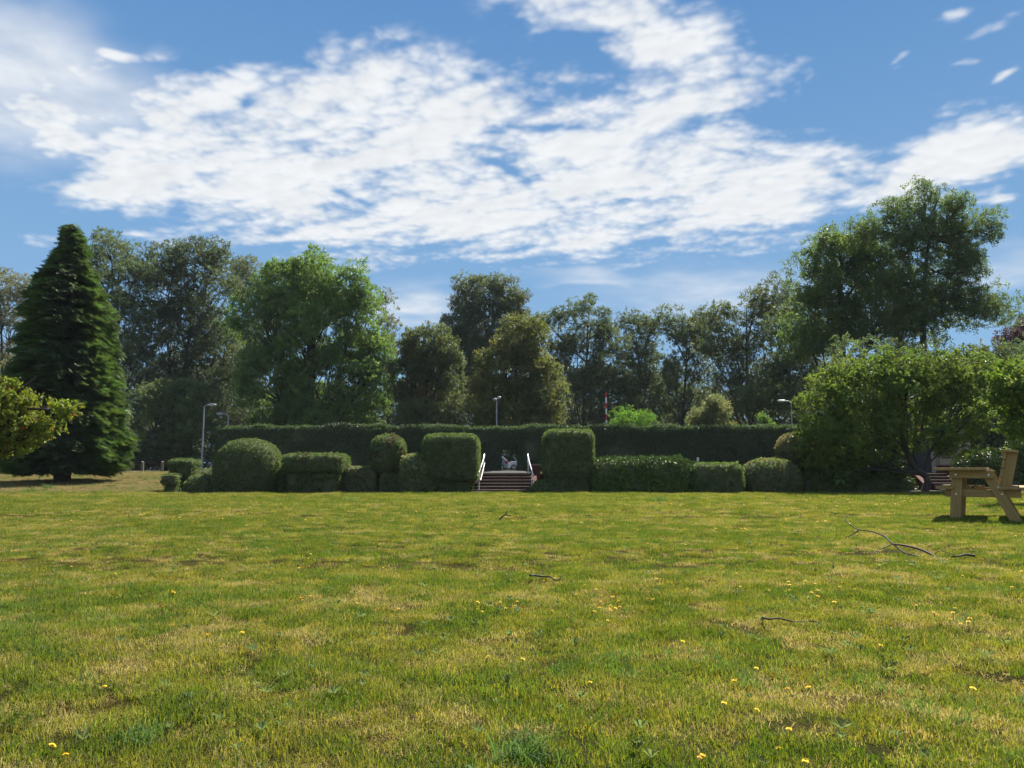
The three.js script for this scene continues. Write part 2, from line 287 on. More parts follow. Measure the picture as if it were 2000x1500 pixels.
// lumps: [x0, x1, yTop, yBottom, exponent, depth factor, taper] in frame units at distance d
const tint2 = (c, r, v, h) => tint([c[0] * 1.85, c[1] * 1.78, c[2] * 0.95], r, v, h);
function topiary(label, d, lumps, o = {}) {
  const { col = [0.05, 0.082, 0.03], size = 0.085, per = 300, geos = BOX, mat = LEAF, seed = 1, name = 'topiary', group = 'clipped topiary along the lawn', stem } = o;
  const r = rng(seed * 77 + 5), mid = at((lumps[0][0] + lumps[0][1]) / 2, 940, d), t = thing(name, label, name === 'topiary' ? 'topiary' : 'shrub', [mid.x, 0, mid.z], 0, group);
  const items = [], cores = [];
  lumps.forEach(([x0, x1, yt, yb, e, df = 0.8, taper = 0, dd = 0], k) => {
    const a = at(x0, yt, d + dd), b = at(x1, yb, d + dd), low = yb > 970 ? b.y : Math.max(b.y, 0.02), rx = (b.x - a.x) / 2 - size * 0.3, ry = (a.y - low) / 2 - size * 0.3, rz = Math.min(rx, 1.1) * df;
    const g = superell(rx, ry, rz, e, 0.05, seed + k, taper); g.translate((a.x + b.x) / 2 - mid.x, low + ry, a.z - mid.z); cores.push(g);
    const s = new MeshSurfaceSampler(new THREE.Mesh(g)); s.setRandomGenerator?.(r); s.build();
    const area = 4 * Math.PI * Math.pow((Math.pow(rx * ry, 1.6) + Math.pow(rx * rz, 1.6) + Math.pow(ry * rz, 1.6)) / 3, 1 / 1.6) * (e > 3 ? 1.25 : 1), n = Math.round(area * per);
    const p = V(), nn = V();
    for (let i = 0; i < n; i++) {
      s.sample(p, nn); if (p.y < 0.02) continue;
      const c = tint2(o.patch && fbm(p.x * 2 + seed * 9, p.y * 2.3, 2) > 0.62 ? o.patch : (o.pale && r() < 0.4 ? o.pale : col), r, 0.3, 0.15);
      const dir = nn.clone().add(rdir(r).multiplyScalar(0.6)).normalize();
      items.push([p.clone().addScaledVector(nn, (r() - 0.6) * size * 0.6), dir, size * (0.7 + 0.6 * r()) * (r() < 0.02 ? 1.8 : 1), c, r() * 6.28]);
    }
  });
  cores.forEach((g) => g.scale(0.985, 0.985, 0.985));
  part('inner_twigs', cores.length > 1 ? merge(cores) : cores[0], std(0.08, 0.085, 0.04, 1), t);
  scatter(t, 'foliage', geos, mat, items);
  if (stem) for (const [px, r0, h] of stem) part('stem', tube([V(at(px, 950, d).x - mid.x, 0, 0), V(at(px, 950, d).x - mid.x + 0.02, h, 0)], r0, r0 * 0.8, 8, 3), BARK, t);
  return t;
}
const GREEN = [0.062, 0.098, 0.034], DARK = [0.056, 0.09, 0.033];
topiary('small clipped cube bush with a bare brown base at the topiary row end', 28.9, [[320, 348, 925, 947, 7, 1], [324, 345, 943, 984, 4, 1]], { seed: 1, col: DARK, patch: [0.056, 0.048, 0.03] });
topiary('flared square topped topiary narrowing to its foot behind the small cube', 30, [[339, 382, 896, 940, 8, 1, 0.16], [346, 376, 930, 984, 6.5, 1]], { seed: 2, col: DARK });
topiary('low oval mound with pale leaves in front of the flared topiary', 28.9, [[363, 417, 926, 984, 2.6, 0.9, -0.08]], { seed: 3, col: GREEN, pale: [0.11, 0.13, 0.07] });
topiary('low flat mound tucked between the oval mound and the big dome', 29.9, [[374, 432, 915, 984, 3, 0.8]], { seed: 4, col: DARK, pale: [0.1, 0.12, 0.07] });
topiary('large dome topiary on a wider dark clipped base', 29.4, [[424, 549, 857, 990, 2.4, 0.95], [418, 520, 925, 984, 7, 0.8]], { seed: 5, col: [0.066, 0.098, 0.042], size: 0.075, per: 350 });
topiary('narrow low clipped block with fresh green leaves between dome and table shape', 29.6, [[512, 566, 909, 984, 7, 1]], { seed: 6, col: GREEN, pale: [0.12, 0.17, 0.035] });
topiary('table shaped topiary with a wide flat slab top', 29.2, [[561, 677, 886, 922, 7, 0.8], [566, 668, 912, 984, 8, 0.72]], { seed: 7, col: GREEN, patch: [0.056, 0.062, 0.03] });
topiary('low clipped block with greyish leaves beside the table shaped topiary', 29.6, [[666, 742, 911, 984, 8, 0.8]], { seed: 8, col: [0.055, 0.078, 0.035], pale: [0.15, 0.155, 0.11] });
topiary('egg shaped topiary ball standing on a narrower stalk', 29.4, [[725, 792, 848, 926, 2.7, 1], [742, 786, 915, 984, 6.5, 1]], { seed: 9, col: GREEN, patch: [0.058, 0.06, 0.032] });
topiary('rounded waist high bush with pale silvery leaves against the tall block', 29, [[781, 858, 886, 984, 3.6, 0.85]], { seed: 10, col: GREEN, pale: [0.17, 0.185, 0.13] });
topiary('tall clipped block with one rounded shoulder beside the steps', 29.3, [[829, 936, 847, 940, 6.5, 0.9], [836, 924, 925, 984, 6.5, 0.85]], { seed: 11, col: GREEN, size: 0.078, per: 340 });
topiary('tall round shouldered clipped block on the sign post side of the steps', 29.3, [[1061, 1159, 839, 935, 7, 0.9], [1064, 1152, 918, 984, 6.5, 0.9]], { seed: 12, col: GREEN, size: 0.075, per: 350 });
topiary('low spreading green mound at the foot of the steps', 28.9, [[1036, 1102, 936, 984, 2.3, 0.8]], { seed: 13, col: [0.07, 0.115, 0.03], size: 0.09 });
topiary('long wavy glossy leaved laurel hedge dipping at one end', 29.3, [[1148, 1262, 894, 984, 4.5, 0.9], [1225, 1352, 893, 984, 4, 0.85], [1310, 1385, 905, 984, 4, 0.9]], { seed: 14, col: [0.06, 0.1, 0.028], geos: LAUREL, mat: waxMat, size: 0.17, per: 110 });
topiary('low clipped block with rounded end following the laurel hedge', 29.2, [[1342, 1446, 904, 984, 7, 0.85]], { seed: 15, col: [0.066, 0.105, 0.038] });
topiary('wide low dome with dusty brown leaf tips', 29.4, [[1446, 1562, 895, 984, 2.6, 0.9]], { seed: 16, col: DARK, pale: [0.15, 0.15, 0.11] });
topiary('speckled topiary ball rising behind the dusty dome', 30.4, [[1516, 1592, 844, 924, 2.4, 1], [1530, 1580, 905, 984, 4, 1]], { seed: 17, col: [0.06, 0.072, 0.03], patch: [0.14, 0.125, 0.075] });
topiary('dark low shrub row in the shade under the cherry', 30.2, [[1550, 1665, 925, 984, 4, 0.7], [1640, 1780, 930, 984, 6.5, 0.6]], { seed: 18, col: DARK, name: 'shrub', geos: LAUREL, mat: waxMat, size: 0.15, per: 110, group: 'shrubs under the cherry' });
topiary('loose glossy laurel with spreading leaves under the cherry', 29.9, [[1590, 1690, 890, 945, 2.2, 0.8], [1680, 1770, 880, 930, 2.2, 0.8]], { seed: 19, col: [0.06, 0.096, 0.03], name: 'shrub', geos: LAUREL, mat: waxMat, size: 0.24, per: 60, group: 'shrubs under the cherry', stem: [[1640, 0.05, 0.7], [1725, 0.05, 0.8]] });
topiary('dark shrub mass beside the shaded steps', 31.2, [[1868, 1990, 880, 984, 3, 0.8], [1960, 2110, 850, 984, 3, 0.9]], { seed: 20, col: DARK, name: 'shrub', geos: LAUREL, mat: waxMat, size: 0.2, per: 80, group: 'shrubs under the cherry' });

// ---------------------------------------------------------------- the tall hedge with its gateway
{
  const z = -57, x0 = at(424, 840, 57).x, x1 = 30, top = at(1000, 838, 57).y, gx0 = at(977, 900, 57).x, gx1 = at(1011, 900, 57).x, gTop = at(1000, 872, 57).y, b = TERRACE - 0.05, th = 1.5;
  const t = thing('tall_hedge', 'long tall clipped conifer hedge with a narrow gateway behind the topiary', 'hedge', [0, 0, z]);
  const s = new THREE.Shape([[x0, b], [gx0, b], [gx0, gTop], [gx1, gTop], [gx1, b], [x1, b], [x1, top], [x0, top]].map(([x, y]) => new THREE.Vector2(x, y)));
  const g = new THREE.ExtrudeGeometry(s, { depth: th, bevelEnabled: false }); g.translate(0, 0, -th);
  part('inner_twigs', g, std(0.07, 0.075, 0.036, 1), t);
  const r = rng(500), items = [], hc = [0.066, 0.112, 0.028];
  const put = (x, y, zz, n, s0) => { const w = (fbm(x * 0.7, y * 0.9 + 20, 3) - 0.5) * (n.y > 0.5 ? 0.55 : 0.3), ivy = fbm(x * 0.35 + 80, y * 0.5, 3) > 0.6; items.push([V(x + n.x * w, y + n.y * w, zz + n.z * w), n.clone().add(rdir(r, 0.15).multiplyScalar(0.6)).normalize(), s0 * (0.7 + 0.6 * r()), tint(r() < 0.25 ? [0.085, 0.135, 0.034] : ivy ? [0.06, 0.1, 0.034] : hc, r, 0.3), r() * 6.28]); };
  for (let i = 0; i < 26000; i++) { const x = lerp(x0, x1, r()), y = lerp(b, top, r()); if (x > gx0 && x < gx1 && y < gTop) continue; put(x, y, 0, V(0, 0, 1), 0.17); }
  for (let i = 0; i < 13000; i++) put(lerp(x0, x1, r()), top + (r() < 0.4 ? r() * 0.2 : 0), -r() * th, V(0, 1, 0), 0.22);
  for (let i = 0; i < 900; i++) { put(x0, lerp(b, top, r()), -r() * th, V(-1, 0, 0), 0.18); put(gx1, lerp(b, gTop, r()), -r() * th, V(-1, 0, 0), 0.12); put(gx0, lerp(b, gTop, r()), -r() * th, V(1, 0, 0), 0.12); put(lerp(gx0, gx1, r()), gTop, -r() * th, V(0, -1, 0), 0.12); }
  scatter(t, 'foliage', SPRIGS, NEEDLE, items);
  const iv = []; // climbing leaves along the hedge top
  for (const [px, n, w, up] of [[500, 60, 60, 0.15], [660, 200, 50, 0.5], [800, 120, 50, 0.3], [560, 60, 70, 0.15], [1180, 60, 30, 0.4], [1410, 160, 60, 0.3], [1110, 60, 60, 0.25]]) for (let i = 0; i < n; i++) { const u = (r() + r() + r() - 1.5) * w; iv.push([V(at(px + u, 838, 57).x, top - 0.1 + r() * up * (1 - Math.abs(u) / w / 1.6), -r() * 0.6), rdir(r, 0.7), 0.3, tint([0.11, 0.15, 0.06], r, 0.35), r() * 6]); }
  scatter(t, 'ivy', LAUREL, waxMat, iv);
}

// ---------------------------------------------------------------- trees
function broadleaf(name, label, o) {
  const { d, trunkX, lobes, col, seed, leaf = SPRIGS, size = 0.5, dens = 1, clumpR = 1.15, perClump = 42, base, bark = BARK, trunkR = 0.28, cat = 'tree', group = 'trees round the lawn', inner = 0.4, accent, fork = 0.45, flat = 0.72, mat = LEAF, depth = 0.9, dirUp = 0.35, limbR = 0.4, limbMin = 0.18, speck = 0 } = o;
  const r = rng(seed * 131 + 7), bp = at(trunkX, 900, d); bp.y = base ?? groundY(bp.x, bp.z);
  const t = thing(name, label, cat, [bp.x, bp.y, bp.z], 0, group), k = d / FOC, limbs = [], items = [];
  const L = lobes.map(([px, py, rx, ry, off = 0]) => ({ c: at(px, py, d).sub(bp).add(V(0, 0, off + (r() - 0.5) * rx * k * 0.5)), rx: rx * k, ry: ry * k, rz: (rx + ry) / 2 * k * depth }));
  const topY = Math.max(...L.map((l) => l.c.y)), forkY = Math.min(...L.map((l) => l.c.y)) * fork + 0.3;
  const mean = L.reduce((a, l) => a.add(l.c), V(0, 0, 0)).multiplyScalar(1 / L.length);
  const spine = [V(0, -0.15, 0), V(r() * 0.2, forkY * 0.55, 0.1), V(mean.x * 0.25, forkY, mean.z * 0.2), V(mean.x * 0.8, lerp(forkY, topY, 0.6), mean.z * 0.8), V(mean.x * 1.05 + (r() - 0.5), topY * 0.97, mean.z)];
  const sc = new THREE.CatmullRomCurve3(spine);
  part('trunk', tube(spine, trunkR, trunkR * 0.16, 9, 18), bark, t);
  for (const l of L) {
    const y0 = clamp((l.c.y - l.ry * 1.1) / spine.at(-1).y, limbMin, 0.8), s0 = sc.getPoint(y0), mid = s0.clone().lerp(l.c, 0.5).add(V((r() - 0.5) * 0.6, -0.1 * l.ry, 0));
    limbs.push(tube([s0, mid, l.c], trunkR * limbR, trunkR * 0.12, 6, 8));
    const vol = l.rx * l.ry * l.rz, nC = Math.max(4, Math.round(dens * 5.2 * Math.pow(vol, 0.667) / (clumpR * clumpR)));
    for (let i = 0; i < nC; i++) {
      const u = rdir(r, 0.12), f = lerp(inner, 1, Math.pow(r(), 0.55)), c = V(u.x * l.rx * f, u.y * l.ry * f, u.z * l.rz * f).add(l.c);
      if (r() < 0.6) { const s1 = l.c.clone().lerp(s0, r() * 0.6), m = s1.clone().lerp(c, 0.55).add(V(0, 0.12 * l.ry * (r() - 0.3), 0)); limbs.push(tube([s1, m, c], trunkR * 0.17, 0.018, 4, 5)); }
      const cr = clumpR * (0.6 + 0.8 * r()), cc = tint(accent && r() < accent[3] ? accent : [col[0] * 1.75, col[1] * 1.68, col[2] * 0.95], r, 0.16, 0.08);
      for (let q = 0; q < perClump; q++) {
        const w = rdir(r), ff = Math.cbrt(r() * 0.85 + 0.15), p = V(w.x * cr * ff, w.y * cr * ff * flat, w.z * cr * ff).add(c);
        items.push([p, w.clone().add(rdir(r)).add(V(0, dirUp, 0)).normalize(), size * (0.65 + 0.7 * r()), tint(speck && r() < speck ? [0.3, 0.13, 0.02] : [cc.r, cc.g, cc.b], r, 0.2, 0.1), r() * 6.28]);
      }
    }
  }
  part('limbs', merge(limbs), bark, t);
  scatter(t, 'crown', leaf, mat, items);
  return t;
}
const OAK = [0.062, 0.088, 0.045];
broadleaf('broadleaf_tree', 'open crowned dark tree with a forking trunk rising behind the conifer', { d: 76, trunkX: 214, lobes: [[214, 505, 52, 62], [180, 520, 34, 40], [262, 560, 52, 60], [235, 640, 60, 70], [275, 700, 45, 60]], col: OAK, seed: 1, size: 0.46, dens: 0.72, group: 'tall trees behind the hedge' });
broadleaf('broadleaf_tree', 'dark tall tree with tufted top above a leaning limb, before the lamp posts', { d: 80, trunkX: 330, lobes: [[350, 505, 70, 42], [420, 500, 34, 36], [320, 570, 70, 60], [405, 585, 70, 70], [330, 670, 80, 70], [420, 690, 70, 80], [340, 790, 90, 80], [430, 800, 70, 80]], col: [0.052, 0.072, 0.04], seed: 2, size: 0.5, dens: 0.75, group: 'tall trees behind the hedge' });
broadleaf('broadleaf_tree', 'thin pale crowned tree peeping between dark tree and bright maple', { d: 92, trunkX: 478, lobes: [[478, 560, 34, 60], [500, 610, 50, 70], [470, 700, 50, 80]], col: [0.07, 0.088, 0.06], seed: 3, size: 0.5, dens: 0.6, group: 'tall trees behind the hedge' });
broadleaf('maple_tree', 'big rounded bright green maple with leafy crown down to the hedge', { d: 70, trunkX: 600, lobes: [[560, 555, 62, 62], [640, 560, 72, 66], [520, 640, 62, 78], [610, 650, 92, 90], [702, 640, 46, 90], [535, 745, 78, 72], [640, 755, 110, 82], [725, 730, 42, 92], [600, 820, 140, 34]], col: [0.078, 0.135, 0.036], seed: 4, leaf: SPRIGS, size: 0.52, dens: 0.86, clumpR: 1.05, trunkR: 0.4, group: 'tall trees behind the hedge' });
broadleaf('broadleaf_tree', 'bare twigged slim tree beside the sunlit edge of the maple', { d: 78, trunkX: 757, lobes: [[752, 600, 14, 40], [765, 660, 18, 50]], col: [0.09, 0.1, 0.05], seed: 41, size: 0.4, dens: 0.8, clumpR: 0.7, perClump: 14, trunkR: 0.12, group: 'tall trees behind the hedge' });
broadleaf('chestnut_tree', 'dull olive chestnut with a few orange patches next to the maple', { d: 68, trunkX: 835, lobes: [[830, 680, 44, 50], [800, 725, 32, 55], [868, 715, 36, 52], [835, 775, 66, 58], [830, 820, 66, 24]], col: [0.066, 0.084, 0.04], accent: [0.2, 0.1, 0.03, 0.012], seed: 5, size: 0.5, dens: 0.95, clumpR: 0.95, dirUp: -0.3, group: 'tall trees behind the hedge' });
broadleaf('broadleaf_tree', 'tall grey green round headed tree behind the olive chestnuts', { d: 86, trunkX: 945, lobes: [[930, 580, 52, 48], [985, 590, 50, 46], [905, 640, 36, 52], [1020, 650, 36, 46], [955, 670, 72, 62], [910, 740, 44, 60]], col: [0.068, 0.085, 0.058], seed: 6, size: 0.5, dens: 0.82, clumpR: 1.0, group: 'tall trees behind the hedge' });
broadleaf('chestnut_tree', 'yellowing olive chestnut with drooping leaf tiers behind the double lamp', { d: 67, trunkX: 1015, lobes: [[1018, 668, 42, 44], [985, 720, 48, 52], [1055, 730, 38, 62], [1010, 790, 84, 52], [950, 780, 30, 56], [1010, 825, 84, 22]], col: [0.084, 0.098, 0.036], accent: [0.22, 0.12, 0.03, 0.01], seed: 7, size: 0.52, dens: 0.95, clumpR: 0.95, dirUp: -0.3, group: 'tall trees behind the hedge' });
broadleaf('broadleaf_tree', 'slender open tree rising beside the yellowing chestnut', { d: 84, trunkX: 1135, lobes: [[1085, 650, 42, 44], [1150, 625, 42, 44], [1195, 650, 30, 44], [1120, 710, 66, 55], [1180, 720, 50, 50], [1110, 780, 70, 50], [1190, 790, 60, 45]], col: [0.06, 0.082, 0.046], seed: 8, size: 0.48, dens: 0.78, group: 'tall trees behind the hedge' });
broadleaf('broadleaf_tree', 'airy tree with sky between its stems behind the red and white pole', { d: 88, trunkX: 1250, lobes: [[1235, 660, 34, 46], [1270, 650, 34, 42], [1225, 730, 34, 46], [1270, 725, 36, 40], [1250, 790, 50, 44]], col: [0.058, 0.08, 0.042], seed: 9, size: 0.5, dens: 0.72, group: 'tall trees behind the hedge' });
broadleaf('broadleaf_tree', 'small crowned airy tree with forked stem behind the fern leaved sapling', { d: 87, trunkX: 1325, lobes: [[1308, 640, 38, 34], [1345, 660, 36, 42], [1320, 730, 50, 40], [1380, 640, 30, 36], [1375, 710, 36, 44], [1330, 790, 70, 44]], col: [0.058, 0.08, 0.044], seed: 10, size: 0.48, dens: 0.72, group: 'tall trees behind the hedge' });
broadleaf('broadleaf_tree', 'spreading tree with dark bare branches showing against bright cloud', { d: 77, trunkX: 1470, lobes: [[1410, 625, 42, 44], [1470, 610, 44, 44], [1520, 590, 44, 48], [1400, 700, 36, 50], [1500, 690, 60, 55], [1440, 700, 50, 46], [1420, 780, 66, 52], [1490, 780, 60, 50]], col: [0.062, 0.082, 0.048], seed: 11, size: 0.46, dens: 0.72, group: 'tall trees behind the hedge' });
broadleaf('broadleaf_tree', 'dark dense tree at the end of the hedge behind the lamp', { d: 70, trunkX: 1570, lobes: [[1550, 660, 50, 70], [1560, 760, 70, 70], [1500, 790, 60, 50]], col: OAK, seed: 12, size: 0.5, dens: 0.85, group: 'tall trees behind the hedge' });
broadleaf('ash_tree', 'broad leafy ash with hanging sprays leaning against the tallest ash', { d: 54, trunkX: 1660, lobes: [[1640, 500, 62, 58], [1590, 560, 50, 60], [1700, 520, 60, 72], [1620, 625, 82, 62], [1710, 620, 72, 80], [1575, 660, 44, 46]], col: [0.08, 0.125, 0.046], seed: 13, leaf: LONGS, size: 0.5, dens: 0.78, clumpR: 1.0, dirUp: -0.25, trunkR: 0.35 });
broadleaf('ash_tree', 'tallest ash with open crown and dark branches clear against the sky', { d: 52, trunkX: 1812, lobes: [[1735, 420, 46, 42], [1690, 455, 34, 34], [1835, 470, 50, 36], [1800, 400, 48, 36], [1865, 415, 44, 40], [1900, 450, 46, 44], [1770, 490, 56, 50], [1860, 540, 50, 44], [1905, 610, 60, 44], [1810, 620, 80, 60], [1960, 600, 28, 30], [1730, 560, 40, 50], [1810, 545, 44, 44], [1800, 455, 56, 40], [1880, 500, 50, 40], [1850, 590, 50, 44], [1760, 620, 60, 50]], col: [0.075, 0.115, 0.046], seed: 14, leaf: LONGS, size: 0.4, dens: 0.72, clumpR: 0.75, perClump: 26, trunkR: 0.36, fork: 1.05, dirUp: -0.1, inner: 0.08, flat: 0.95, limbR: 0.26 });
broadleaf('broadleaf_tree', 'broad many lobed green tree standing behind the cherry', { d: 44, trunkX: 1900, lobes: [[1880, 740, 80, 70], [1960, 760, 70, 80], [1790, 730, 80, 60], [2050, 720, 70, 90], [1680, 740, 90, 70], [1860, 840, 110, 40], [2000, 850, 90, 60]], col: OAK, seed: 15, size: 0.4, dens: 0.8, clumpR: 0.9 });
broadleaf('copper_beech', 'dark purple leaved tree showing past the ash', { d: 62, trunkX: 2010, lobes: [[1990, 668, 36, 34], [2040, 680, 46, 60], [1975, 700, 26, 26], [2020, 780, 50, 70]], col: [0.05, 0.026, 0.046], seed: 16, size: 0.4, dens: 1, clumpR: 0.8 });
broadleaf('cherry_tree', 'low spreading cherry with dark trunk between the laurels and shaded steps', { d: 29.2, base: 0, trunkX: 1798, lobes: [[1690, 765, 70, 54], [1625, 800, 56, 62], [1740, 715, 50, 30], [1650, 735, 50, 30], [1760, 760, 66, 56], [1830, 745, 56, 50], [1600, 850, 36, 52], [1690, 840, 76, 46], [1790, 830, 66, 44], [1880, 800, 60, 56], [1910, 730, 56, 44], [1660, 890, 50, 26], [1860, 865, 46, 22], [1600, 900, 30, 26]], col: [0.09, 0.135, 0.03], speck: 0.003, limbMin: 0.36, seed: 17, leaf: PENDANT, size: 0.165, dens: 0.85, clumpR: 0.5, perClump: 46, flat: 0.9, limbR: 0.28, trunkR: 0.15, fork: 0.55, dirUp: -0.2, group: 'cherry trees on the lawn', depth: 1.1 });
broadleaf('cherry_tree', 'bright leaved cherry reaching in over the picnic table', { d: 20, trunkX: 2120, lobes: [[1960, 735, 46, 34], [2020, 760, 70, 66], [1985, 800, 36, 36], [2100, 740, 90, 80], [1950, 775, 26, 20], [1993, 850, 14, 22], [2090, 840, 60, 40]], col: [0.085, 0.135, 0.025], seed: 18, leaf: PENDANT, size: 0.17, dens: 0.6, clumpR: 0.33, perClump: 22, trunkR: 0.15, fork: 0.7, dirUp: -0.4, group: 'cherry trees on the lawn' });
broadleaf('cherry_tree', 'yellow green cherry with drooping leaves in front of the conifer', { d: 17, trunkX: -70, lobes: [[0, 785, 44, 44], [40, 800, 34, 34], [62, 845, 32, 24], [5, 850, 50, 30], [-80, 790, 80, 80], [-30, 725, 30, 26], [85, 835, 14, 12], [30, 878, 44, 8], [125, 800, 8, 4]], col: [0.125, 0.155, 0.02], speck: 0.03, limbMin: 0.36, seed: 19, leaf: PENDANT, size: 0.135, dens: 0.9, clumpR: 0.26, perClump: 22, trunkR: 0.13, fork: 0.7, dirUp: -0.5, group: 'cherry trees on the lawn' });
broadleaf('broadleaf_tree', 'pale grey leaved tree seen past the conifer and the yellow cherry', { d: 84, trunkX: 10, lobes: [[20, 560, 40, 42], [-30, 580, 50, 60], [15, 640, 50, 50], [-20, 740, 70, 80]], col: [0.1, 0.11, 0.085], seed: 20, size: 0.45, dens: 0.7, group: 'tall trees behind the hedge' });
broadleaf('broadleaf_tree', 'low wide leafy tree behind the wooden bollards', { d: 62, trunkX: 320, base: 0.65, lobes: [[300, 850, 80, 60], [390, 860, 60, 56], [210, 870, 70, 50], [330, 790, 80, 50], [90, 860, 90, 60], [-20, 850, 90, 70]], col: OAK, seed: 21, size: 0.45, dens: 0.75, clumpR: 1.0, group: 'tall trees behind the hedge' });
broadleaf('sapling', 'bright green fern leaved sapling poking above the hedge by the striped pole', { d: 58.6, trunkX: 1238, base: 0.7, lobes: [[1215, 814, 26, 12], [1258, 816, 26, 12], [1235, 832, 46, 10]], col: [0.09, 0.18, 0.03], seed: 22, leaf: LONGS, size: 0.42, dens: 0.55, clumpR: 0.3, perClump: 5, trunkR: 0.05, group: 'young growth over the hedge', cat: 'sapling' });
broadleaf('sapling', 'greyish bush with white undersides poking above the hedge', { d: 59.2, trunkX: 1385, base: 0.7, lobes: [[1370, 815, 24, 18], [1400, 800, 22, 26], [1390, 830, 44, 14]], col: [0.13, 0.15, 0.085], seed: 23, size: 0.3, dens: 1, clumpR: 0.4, perClump: 26, trunkR: 0.05, group: 'young growth over the hedge', cat: 'bush' });
broadleaf('sapling', 'slim upright green shoot above the hedge near the far lamp', { d: 58.8, trunkX: 1492, base: 0.7, lobes: [[1492, 820, 8, 18], [1496, 834, 12, 10]], col: [0.08, 0.14, 0.035], seed: 24, size: 0.32, dens: 0.8, clumpR: 0.25, perClump: 10, trunkR: 0.04, group: 'young growth over the hedge', cat: 'sapling' });
{ // far wood behind everything
  const r = rng(900), items = [];
  for (let i = 0; i < 24000; i++) {
    const x = (r() - 0.5) * 190, z = -96 - r() * 12, px = 1000 + x / -z * FOC, hMax = lerp(7, 15, fbm(x * 0.11 + 5, 2, 3)) + (px < 480 ? 4 : 0) + (px > 1060 && px < 1560 ? 2 : 0);
    items.push([V(x, TERRACE + Math.pow(r(), 0.8) * hMax, z), rdir(r, 0.2), 0.8 + 0.7 * r(), tint([0.075, 0.105, 0.04], r, 0.3), r() * 6]);
  }
  for (let i = 0; i < 14000; i++) { const x = (r() - 0.5) * 200, z = -76 - r() * 26; if (z > -91 && (Math.abs(x) < 7 || Math.abs(x + 31) < 5)) continue; items.push([V(x, TERRACE + Math.pow(r(), 0.9) * lerp(1.8, 6, sstep(76, 96, -z)), z), rdir(r, 0.2), 1.1 + 0.6 * r(), tint([0.075, 0.105, 0.04], r, 0.3), r() * 6]); }
  scatter(scene, 'woodland', [SPRIGS[0]], LEAF, items, ['dark wood closing the view behind the tall trees', 'wood']);
}
{ // the conifer
  const d = 36, k = d / FOC, bp = at(122, 925, d); bp.y = groundY(bp.x, bp.z);
  const t = thing('conifer_tree', 'tall dense dark conifer with tiered drooping boughs at the lawn edge', 'tree', bp.toArray());
  part('trunk', tube([V(0, -0.1, 0), V(-0.05, 4, 0), V(at(138, 500, d).x - bp.x, 10.4, 0)], 0.38, 0.05, 10, 12), BARK, t);
  const env = [[452, 3], [475, 15], [500, 34], [540, 62], [580, 80], [640, 96], [700, 106], [760, 112], [820, 122], [860, 132], [900, 126], [925, 105]], hw = (y) => { for (let i = 1; i < env.length; i++) if (y <= env[i][0]) return lerp(env[i - 1][1], env[i][1], (y - env[i - 1][0]) / (env[i][0] - env[i - 1][0])); return 60; };
  const r = rng(321), items = [], limbs = [];
  for (let b = 0; b < 1500; b++) {
    const py = 446 + Math.pow(r(), 0.64) * 479, y = at(0, py, d).y - bp.y, cx = at(lerp(142, 124, (py - 452) / 470), py, d).x - bp.x, a = r() * 6.283, R = hw(py) * k * 0.89 * (0.76 + 0.24 * r() + 0.2 * vnoise(py * 0.035, a * 2.2)) - 0.3 * sstep(455, 520, py), bl = Math.min(Math.max(R, 0.1), 1.3 + r() * 0.5), out = V(Math.cos(a), 0, Math.sin(a)), side = V(-out.z, 0, out.x), cc = tint([0.08, 0.14, 0.022], r, 0.2, 0.1);
    if (b % 5 === 0) limbs.push(tube([V(cx, y + R * 0.22, 0), V(cx, y, 0).addScaledVector(out, R * 0.9)], 0.04, 0.012, 4, 3));
    for (let q = 0; q < 24; q++) {
      const s = 1 - Math.pow(r(), 1.5), w = (r() - 0.5) * 0.85 * (1.15 - s * 0.8), rr = R - bl * (1 - s), p = V(cx, y + (1 - s) * 0.3 - Math.abs(w) * 0.25 + (r() - 0.5) * 0.12 + s * s * 0.1, 0).addScaledVector(out, rr).addScaledVector(side, w);
      const dir = out.clone().addScaledVector(side, w * 1.1 + (r() - 0.5) * 0.5).add(V(0, -0.35 + (r() - 0.5) * 0.6, 0)).normalize();
      items.push([p, dir, 0.36 * (0.65 + 0.7 * r()), tint([cc.r, cc.g, cc.b], r, 0.22, 0.1), (r() - 0.5) * 1.6]);
    }
  }
  part('limbs', merge(limbs), BARK, t);
  scatter(t, 'crown', FROND, NEEDLE, items);
}

